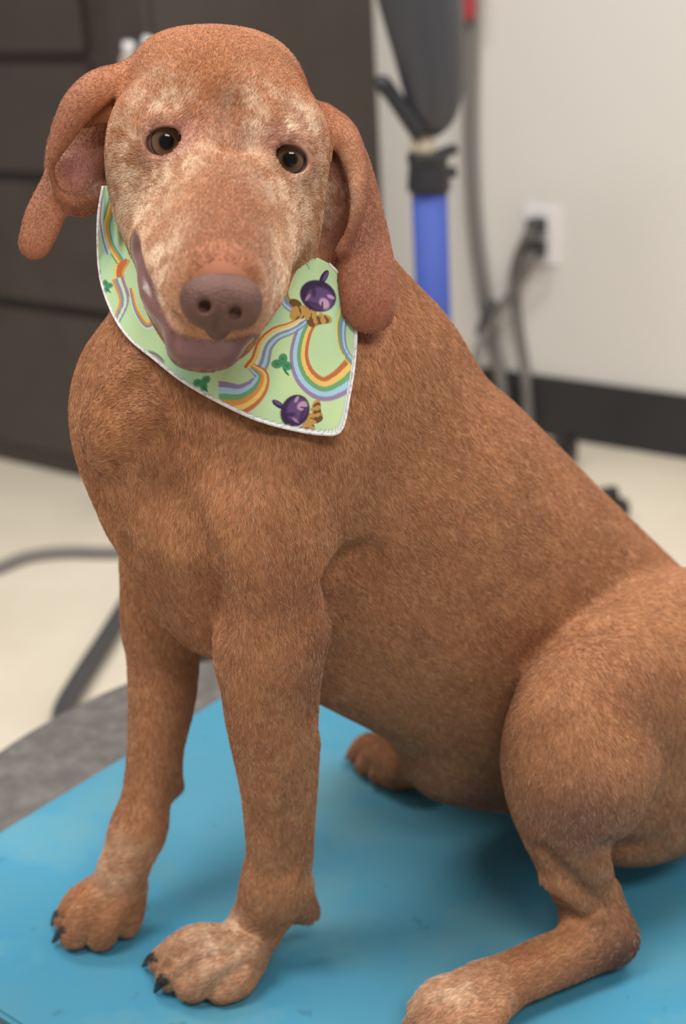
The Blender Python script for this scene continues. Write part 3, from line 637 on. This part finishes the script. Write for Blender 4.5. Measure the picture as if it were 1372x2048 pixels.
# --- nose leather
nf = Field(); NC = H(442, 606, .098)
nf.ell(H(443, 592, .092), (.0205, .0125, .014), (VR, VU + VF * .35), k=.008)
nf.ell(H(402, 608, .090), (.0095, .0115, .012), (VR, VU), k=.008); nf.ell(H(484, 618, .090), (.0095, .0110, .012), (VR, VU), k=.008)
nf.cap(H(440, 618, .092), H(436, 655, .078), .009, .0068, k=.008)
nf.cap(H(405, 611, .116), H(410, 613, .100), .0041, .003, k=.003, kind='s'); nf.cap(H(385, 630, .112), H(402, 614, .112), .002, .003, k=.002, kind='s')
nf.cap(H(476, 626, .116), H(470, 626, .100), .0038, .003, k=.003, kind='s'); nf.cap(H(496, 643, .111), H(480, 629, .112), .002, .0028, k=.002, kind='s')
nf.cap(H(440, 618, .1105), H(436, 668, .090), .0016, .0018, k=.003, kind='s')
f_ = .0006; e_ = .034
Vn, Fn = polygonise(nf, np.arange(NC[0] - e_, NC[0] + e_, f_), np.arange(NC[1] - e_, NC[1] + e_, f_), np.arange(NC[2] - e_, NC[2] + e_, f_))
m_nose = mat('nose_leather', srgb(116, 82, 72), .45, (srgb(94, 64, 56), 60, .3, .7), bump=.7, bscale=700, spec=.3)
tag(obj_np('nose', Vn - np.array(root.location), Fn, m_nose, root), 'brown nose leather with two nostrils')
# --- claws
m_claw = mat('claw_horn', srgb(52, 40, 36), .4)
def claw(a, b_, c_, r=.0050): tube_obj('claw', [a, b_, c_], [r, r * .85, r * .25], m_claw, root, 8, 8)
for T_ in (((332, 1920, .018), (306, 1917, .017), (286, 1932, .004)), ((350, 1952, .017), (325, 1960, .016), (310, 1984, .003)), ((384, 1966, .012), (370, 1974, .010), (360, 1984, .003)), ((446, 1976, .011), (436, 1982, .009), (428, 1988, .003)),
           ((142, 1832, .020), (118, 1828, .018), (104, 1850, .004)), ((152, 1860, .020), (126, 1862, .018), (106, 1884, .004)), ((203, 1868, .012), (192, 1880, .010), (184, 1890, .003)), ((252, 1847, .012), (244, 1858, .010), (238, 1868, .003))):
    claw(*[G(*q) for q in T_], .0055)
for (x, y) in ((842, 2022), (838, 2055), (880, 2080), (930, 2090)):
    claw(G(x, y, .014), G(x - 16, y + 6, .014), G(x - 28, y + 20, .003))
for (x, y) in ((710, 1508), (728, 1532), (757, 1552), (795, 1562)):
    claw(G(x, y, .014), G(x - 10, y + 0, .013), G(x - 20, y + 10, .003), .0038)
# ------------------------------------------------------------------ bandana draped on neck and chest
HEM = [(206, 372), (197, 430), (196, 500), (203, 565), (228, 632), (262, 680), (305, 715), (362, 760), (430, 800), (510, 838), (585, 859), (650, 869), (683, 859), (697, 800), (709, 725), (712, 655), (704, 600), (684, 555), (655, 525)]
COL = [(232, 372), (236, 400), (242, 440), (252, 480), (268, 510), (290, 535), (312, 552), (340, 566), (370, 575), (400, 580), (432, 580), (462, 575), (490, 566), (515, 553), (538, 538), (560, 520), (575, 510), (590, 502), (604, 500)]
NU, NVv = 37, 9
hem_ = crom(HEM, NU); col_ = crom(COL, NU); vv = np.linspace(0, 1, NVv)
PX = col_[:, None] * (1 - vv[None, :, None]) + hem_[:, None] * vv[None, :, None]
Pt, miss = trace(PX[..., 0].ravel(), PX[..., 1].ravel())
nb = gradient(dog, Pt, ('body',), .003); off = np.maximum(.009 - np.maximum(miss, 0), 0)
dep = ((Pt + nb * off[:, None]) - CAM) @ _f; dep = dep.reshape(NU, NVv)
for _ in range(3):                        # cloth does not follow every hollow
    e = np.pad(dep, 1, mode='edge'); sm = (e[:-2, 1:-1] + e[2:, 1:-1] + e[1:-1, :-2] + e[1:-1, 2:] + 2 * dep) / 6; dep = np.minimum(dep, sm) * .5 + sm * .5
NU2, NV2 = 420, 300
def up(Aa): 
    B_ = crom(Aa.reshape(NU, -1), NU2).reshape(NU2, NVv, -1).transpose(1, 0, 2); return crom(B_.reshape(NVv, -1), NV2).reshape(NV2, NU2, -1).transpose(1, 0, 2)
PX2 = up(PX); dep2 = up(dep[..., None])[..., 0]
uu, v2 = np.meshgrid(np.linspace(0, 1, NU2), np.linspace(0, 1, NV2), indexing='ij')
qx, qy = PX2[..., 0], PX2[..., 1]
dep2 = dep2 - .0025 * np.sin(qx * .028 + qy * .021 + 1.2) * sstep(v2, .1, .5) - .003 * np.exp(-((qx - 225 - (qy - 400) * .12) / 9) ** 2) * sstep(-qy, -560, -470)
dep2 = dep2 - .002
rays = _f[None, None] + ((qx - CX) / FPX)[..., None] * _r - ((qy - CY) / FPX)[..., None] * _u
Vb = (CAM + rays * dep2[..., None]).reshape(-1, 3)
idx = np.arange(NU2 * NV2).reshape(NU2, NV2); Fb = np.stack([idx[:-1, :-1], idx[1:, :-1], idx[1:, 1:], idx[:-1, 1:]], -1).reshape(-1, 4)[:, ::-1]
# --- the print: mint ground, rainbow ribbons, purple acorn-like pots, clovers
X, Y = qx.ravel(), qy.ravel(); P2 = np.c_[X, Y]; P3 = np.c_[X * .001, Y * .001, X * 0]
bc = np.tile(lin((188, 216, 166)), (len(X), 1))
def pt(c, w_):
    global bc
    w_ = np.clip(w_, 0, 1)[:, None]; bc = bc * (1 - w_) + np.asarray(c) * w_
pt(lin((160, 204, 168)), .9 * sstep(noise3(P3, 9, 5), .4, .75)); pt(lin((202, 224, 166)), .7 * sstep(noise3(P3, 11, 8), .55, .8))
def ribbon(ctrl, cols, w0, w1=None, alpha=.92):
    c = crom(ctrl, 70); T = np.gradient(c, axis=0); T /= np.linalg.norm(T, axis=1)[:, None]; Nn = np.c_[-T[:, 1], T[:, 0]]
    w1 = w0 if w1 is None else w1; wd = w0 + (w1 - w0) * np.linspace(0, 1, 70)
    m = np.flatnonzero((X > c[:, 0].min() - 60) & (X < c[:, 0].max() + 60) & (Y > c[:, 1].min() - 60) & (Y < c[:, 1].max() + 60))
    if not len(m): return
    d2 = ((P2[m][:, None] - c[None]) ** 2).sum(2); j = d2.argmin(1); dv = P2[m] - c[j]; so = (dv * Nn[j]).sum(1); tl_ = np.abs((dv * T[j]).sum(1)) < 4
    h = wd[j]; k = np.floor((so / h + .5) * len(cols)).astype(int); ok = (np.abs(so) < h / 2) & tl_
    k = np.clip(k, 0, len(cols) - 1); cl = np.array(cols)[k]; edge = sstep(h / 2 - np.abs(so), 0, 2.0)
    a = np.zeros(len(X)); a[m] = alpha * ok * edge; full = np.zeros((len(X), 3)); full[m] = cl
    global bc
    bc = bc * (1 - a[:, None]) + full * a[:, None]
RD, OR, YE, GN, LB, PU, GY, WT = lin((196, 92, 48)), lin((222, 140, 56)), lin((240, 198, 104)), lin((104, 160, 110)), lin((164, 204, 232)), lin((146, 118, 168)), lin((132, 134, 160)), lin((206, 222, 200))
ribbon([(628, 628), (606, 668), (598, 715), (612, 755), (645, 778), (680, 766), (712, 738)], [PU, LB, GN, YE, RD][::-1], 30, 60)
ribbon([(622, 630), (585, 655), (552, 668), (530, 690), (520, 722), (508, 742)], [RD, YE, WT, GY, LB, GY][::-1], 22, 46)
ribbon([(505, 735), (522, 752), (512, 778), (482, 798), (442, 800)], [RD, YE, OR, GN, LB, PU], 18, 78)
ribbon([(612, 625), (580, 612), (566, 588), (574, 555), (588, 522), (580, 492), (566, 470)], [GY, LB, PU, GN, RD], 22, 26)
ribbon([(690, 622), (682, 655), (686, 695), (706, 728)], [GY, LB, GY, GN, YE], 26, 16)
ribbon([(603, 470), (606, 500), (612, 520), (618, 535)], [GN, WT, GN, GY], 20, 6)
ribbon([(248, 520), (238, 545), (246, 575), (262, 592)], [OR, RD, RD, YE], 26, 14)
ribbon([(232, 385), (222, 420), (214, 455), (222, 490), (240, 520)], [LB, GN, OR, YE, GN], 24, 22)
ribbon([(205, 400), (202, 440), (208, 480), (216, 505)], [LB, WT, PU, LB], 12, 14)
ribbon([(236, 560), (248, 600), (236, 635), (226, 655)], [GY, WT, GY, OR], 26, 14)
ribbon([(262, 580), (272, 620), (292, 650), (306, 640), (298, 612)], [YE, OR, GY, WT], 12, 22)
ribbon([(330, 640), (360, 700), (420, 715), (460, 690), (495, 650)], [PU, LB, GN, YE, RD], 30, 30)
ribbon([(440, 600), (480, 620), (520, 600), (545, 560)], [RD, YE, GN, LB, PU], 26, 26)
def disc(cx, cy, rx, ry, ang, c, a=1, e=.12):
    ca, sa = math.cos(math.radians(ang)), math.sin(math.radians(ang)); x = (X - cx) * ca + (Y - cy) * sa; y = -(X - cx) * sa + (Y - cy) * ca
    pt(c, a * sstep(1 - np.sqrt((x / rx) ** 2 + (y / ry) ** 2), 0, e))
PD, PM, PLt, GO, GD = lin((58, 38, 74)), lin((104, 78, 124)), lin((206, 168, 194)), lin((188, 146, 80)), lin((112, 78, 44))
def pot(cx, cy, sc, ang):
    ca, sa = math.cos(math.radians(ang)), math.sin(math.radians(ang))
    def q(x, y): return cx + sc * (x * ca - y * sa), cy + sc * (x * sa + y * ca)
    for k in range(14):          # crumbly golden cap
        disc(*q(-32 + 62 * ((k * 37) % 14) / 13, 29 + 18 * ((k * 5) % 7) / 6), 13 * sc, 8 * sc, ang + 40 * (k % 3), GO if k % 2 else GD)
    for k in range(10): disc(*q(-26 + 52 * k / 9, 37 + 8 * math.sin(k * 2.1)), 6 * sc, 4 * sc, ang + 30, GO)
    disc(*q(0, 0), 36 * sc, 30 * sc, ang, PD); disc(*q(6, 2), 29 * sc, 23 * sc, ang, PM, .8, .3)
    disc(*q(16, 8), 14 * sc, 11 * sc, ang + 30, PLt, .8, .5); disc(*q(14, 12), 9 * sc, 2.5 * sc, ang + 70, PD, .8, .3); disc(*q(-16, 10), 10 * sc, 4 * sc, ang + 100, PLt, .45, .5); disc(*q(-22, -8), 9 * sc, 3 * sc, ang + 120, PD, .8, .3); disc(*q(-10, -4), 12 * sc, 5 * sc, ang + 60, PD, .8, .3); disc(*q(22, -8), 9 * sc, 4 * sc, ang, PLt, .7, .4); disc(*q(4, 16), 16 * sc, 4 * sc, ang, PD, .7, .3)
    disc(*q(-4, -36), 6.5 * sc, 15 * sc, ang + 6, PD); disc(*q(-2, -38), 3 * sc, 10 * sc, ang + 6, PM)
pot(636, 592, 1.1, 24); pot(590, 822, 1.0, -62)
disc(312, 714, 26, 9, 35, PD, .75, .5); disc(312, 716, 18, 5, 35, PLt, .7, .5)
def clover(cx, cy, sc, ang):
    for k in (-1, 0, 1):
        t = math.radians(ang + k * 100); disc(cx + 9 * sc * math.sin(t), cy - 9 * sc * math.cos(t), 9 * sc, 11 * sc, ang + k * 100, lin((62, 138, 96)), .95, .25); disc(cx + 9 * sc * math.sin(t), cy - 9 * sc * math.cos(t), 5 * sc, 4 * sc, ang, lin((44, 110, 78)), .6, .5)
    disc(cx + 7 * sc, cy + 14 * sc, 2.2 * sc, 9 * sc, -40, lin((52, 112, 80)))
clover(564, 728, 1.15, 10); clover(404, 764, 1.0, 160); clover(213, 572, .7, 80); clover(690, 560, .9, 0); clover(470, 640, .9, 30)
hem = v2.ravel(); pt(lin((226, 230, 222)), sstep(hem, .970, .978)); st_ = (np.sin(uu.ravel() * 560 + hem * 260) > .45)
pt(lin((160, 146, 168)), .6 * st_ * sstep(hem, .955, .965)); 
m_ban = bpy.data.materials.new('printed_cotton'); m_ban.use_nodes = True; nt = m_ban.node_tree; b = nt.nodes['Principled BSDF']
a_ = nt.nodes.new('ShaderNodeAttribute'); a_.attribute_name = 'print'; nt.links.new(a_.outputs['Color'], b.inputs['Base Color']); b.inputs['Roughness'].default_value = .8; b.inputs['Specular IOR Level'].default_value = .25
bp = nt.nodes.new('ShaderNodeBump'); bp.inputs['Strength'].default_value = .15; bp.inputs['Distance'].default_value = .0006; n_ = nt.nodes.new('ShaderNodeTexNoise'); n_.inputs['Scale'].default_value = 900
tc = nt.nodes.new('ShaderNodeTexCoord'); nt.links.new(tc.outputs['Object'], n_.inputs['Vector']); nt.links.new(n_.outputs['Fac'], bp.inputs['Height']); nt.links.new(bp.outputs['Normal'], b.inputs['Normal'])
ban = tag(empty('bandana', tuple(Vb.mean(0))), 'mint green bandana with rainbow swirls and clovers tied around the dog\'s neck', 'bandana')
cloth = obj_np('cloth', Vb - np.array(ban.location), Fb, m_ban, ban)
pa_ = cloth.data.color_attributes.new('print', 'FLOAT_COLOR', 'POINT'); pa_.data.foreach_set('color', np.c_[bc, np.ones(len(bc))].astype(np.float32).ravel())
so_ = cloth.modifiers.new('thickness', 'SOLIDIFY'); so_.thickness = .001; so_.offset = -1
m_hem = mat('white_thread', srgb(232, 232, 228), .8, (srgb(190, 176, 196), 420, .5, .62))
hp = Vb.reshape(NU2, NV2, 3)[::3, -1]; tube_obj('hem', hp, np.full(len(hp), .0009), m_hem, ban, 8)
m_mint = mat('mint_cotton', srgb(190, 222, 172), .8)
pL, pR = Vb.reshape(NU2, NV2, 3)[2, 60], Vb.reshape(NU2, NV2, 3)[-3, 60]
nk = lambda s_, l_, z_: D(s_, l_, z_)
ring_c = D(.135, 0, .535)
def on_neck(dr):                          # outward from the neck axis to just above the skin
    P_ = ring_c[None] + np.asarray(dr)[None] * np.linspace(.02, .16, 140)[:, None]; e_ = dog(P_, ('body',)); k_ = np.flatnonzero(e_ > .006); return P_[k_[0]] if len(k_) else P_[-1]
ang_ = np.radians(np.linspace(205, 30, 8))   # round the back, from the dog's right to its left
ring = [on_neck(nrm(-FW * math.sin(t) * -1 * -1 + LW * math.cos(t) + UP * .22 * math.sin(t))) for t in ang_]
tube_obj('neck_band', [pL] + ring[1:-1] + [pR - VF * .045 + VR * .01], [.005] + [.006] * 6 + [.005], m_mint, ban, 14, 60)
# ------------------------------------------------------------------ short coat: real strands lying along the body
NF = 480000
tri = np.vstack([Fq[:, [0, 1, 2]], Fq[:, [0, 2, 3]]]).astype(np.int64)
cr = np.cross(V[tri[:, 1]] - V[tri[:, 0]], V[tri[:, 2]] - V[tri[:, 0]]); ar = np.linalg.norm(cr, axis=1) / 2
ctr = V[tri].mean(1); toward = (cr * (CAM - ctr)).sum(1) > -.2 * ar
wgt = ar * np.where(toward, 1.0, .25) * np.where(ctr[:, 2] < TZ + .004, 0, 1)
wgt *= np.where(np.linalg.norm(ctr - H(440, 380, -.01), axis=1) < .11, 1.9, 1)
cdf = np.cumsum(wgt); pick = np.searchsorted(cdf, rng.random(NF) * cdf[-1]); pick = np.minimum(pick, len(tri) - 1)
r1_, r2_ = rng.random(NF), rng.random(NF); fl_ = r1_ + r2_ > 1; r1_[fl_], r2_[fl_] = 1 - r1_[fl_], 1 - r2_[fl_]
T3 = tri[pick]; Rt = V[T3[:, 0]] * (1 - r1_ - r2_)[:, None] + V[T3[:, 1]] * r1_[:, None] + V[T3[:, 2]] * r2_[:, None]
VN = np.zeros_like(V); fnr = np.cross(V[Fq[:, 2]] - V[Fq[:, 0]], V[Fq[:, 3]] - V[Fq[:, 1]])
for i in range(4):
    for j in range(3): VN[:, j] += np.bincount(Fq[:, i], fnr[:, j], len(V))
VN /= np.linalg.norm(VN, axis=1)[:, None] + 1e-12
Nr = VN[T3[:, 0]] * (1 - r1_ - r2_)[:, None] + VN[T3[:, 1]] * r1_[:, None] + VN[T3[:, 2]] * r2_[:, None]; Nr /= np.linalg.norm(Nr, axis=1)[:, None] + 1e-12
flw = dog.flow(V)[T3[:, 0]]; flw = flw / (np.linalg.norm(flw, axis=1)[:, None] + 1e-9)
flw = flw + .5 * np.stack([noise3(Rt, 45, k) - .5 for k in (21, 22, 23)], 1) + .25 * rng.normal(size=(NF, 3))
tg = flw - Nr * (flw * Nr).sum(1)[:, None]; tg /= np.linalg.norm(tg, axis=1)[:, None] + 1e-9
keep = np.ones(NF, bool); ln = .0046 * (.7 + .6 * rng.random(NF))
hdist = np.linalg.norm(Rt - H(440, 400, 0), axis=1); ln *= np.where(hdist < .14, .72, 1)
ear_ = np.minimum(segd(Rt, [H(240, 165, -.066), H(150, 240, -.05), H(120, 360, -.055), H(70, 480, -.056)]), segd(Rt, [H(680, 270, -.07), H(715, 400, -.06), H(738, 610, -.04)])); ln *= np.where(ear_ < .03, .55, 1)
for (c, r, ap, tl) in EYES: keep &= np.linalg.norm(Rt - c - nrm(CAM - c) * .006, axis=1) > .0142
keep &= np.linalg.norm(Rt - NC, axis=1) > .021
lipd = segd(Rt, LIP)
ln *= np.where(lipd < .02, .5, 1); keep &= lipd > .0085
Rt, Nr, tg, ln, T3 = Rt[keep], Nr[keep], tg[keep], ln[keep], T3[keep]; n = len(Rt)
lift = .08 + .14 * rng.random(n)[:, None]
p1 = Rt + (tg + Nr * (lift + .12)) * (ln * .5)[:, None]; p2 = Rt + (tg + Nr * lift * .8) * ln[:, None]
PT = np.stack([Rt - Nr * .0004, p1, p2], 1).reshape(-1, 3)
PT[:, 2] = np.maximum(PT[:, 2], TZ + .001)
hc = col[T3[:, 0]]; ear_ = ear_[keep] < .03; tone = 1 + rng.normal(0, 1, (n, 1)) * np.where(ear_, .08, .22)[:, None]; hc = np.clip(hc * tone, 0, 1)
pale = rng.random(n) < np.where(ear_, .01, np.where(hdist[keep] < .16, .05, .11)); hc[pale] = hc[pale] * .45 + lin((232, 196, 158)) * .55
cv = bpy.data.hair_curves.new('coat'); cv.add_curves([3] * n)
cv.attributes['position'].data.foreach_set('vector', (PT - np.array(root.location)).astype(np.float32).ravel()) if 'position' in cv.attributes else cv.points.foreach_set('position', (PT - np.array(root.location)).astype(np.float32).ravel())
ra_ = cv.attributes.get('radius') or cv.attributes.new('radius', 'FLOAT', 'POINT'); ra_.data.foreach_set('value', np.tile(np.array([.00012, .00011, .00003], np.float32), n))
ct = cv.attributes.new('coat', 'FLOAT_COLOR', 'CURVE'); ct.data.foreach_set('color', np.c_[hc, np.ones(n)].astype(np.float32).ravel())
fur = bpy.data.objects.new('coat', cv); C.objects.link(fur); fur.parent = root; cv.materials.append(m_coat); tag(fur, 'short rust-coloured fur, grizzled on the face', kind='stuff')
print('strands', n)
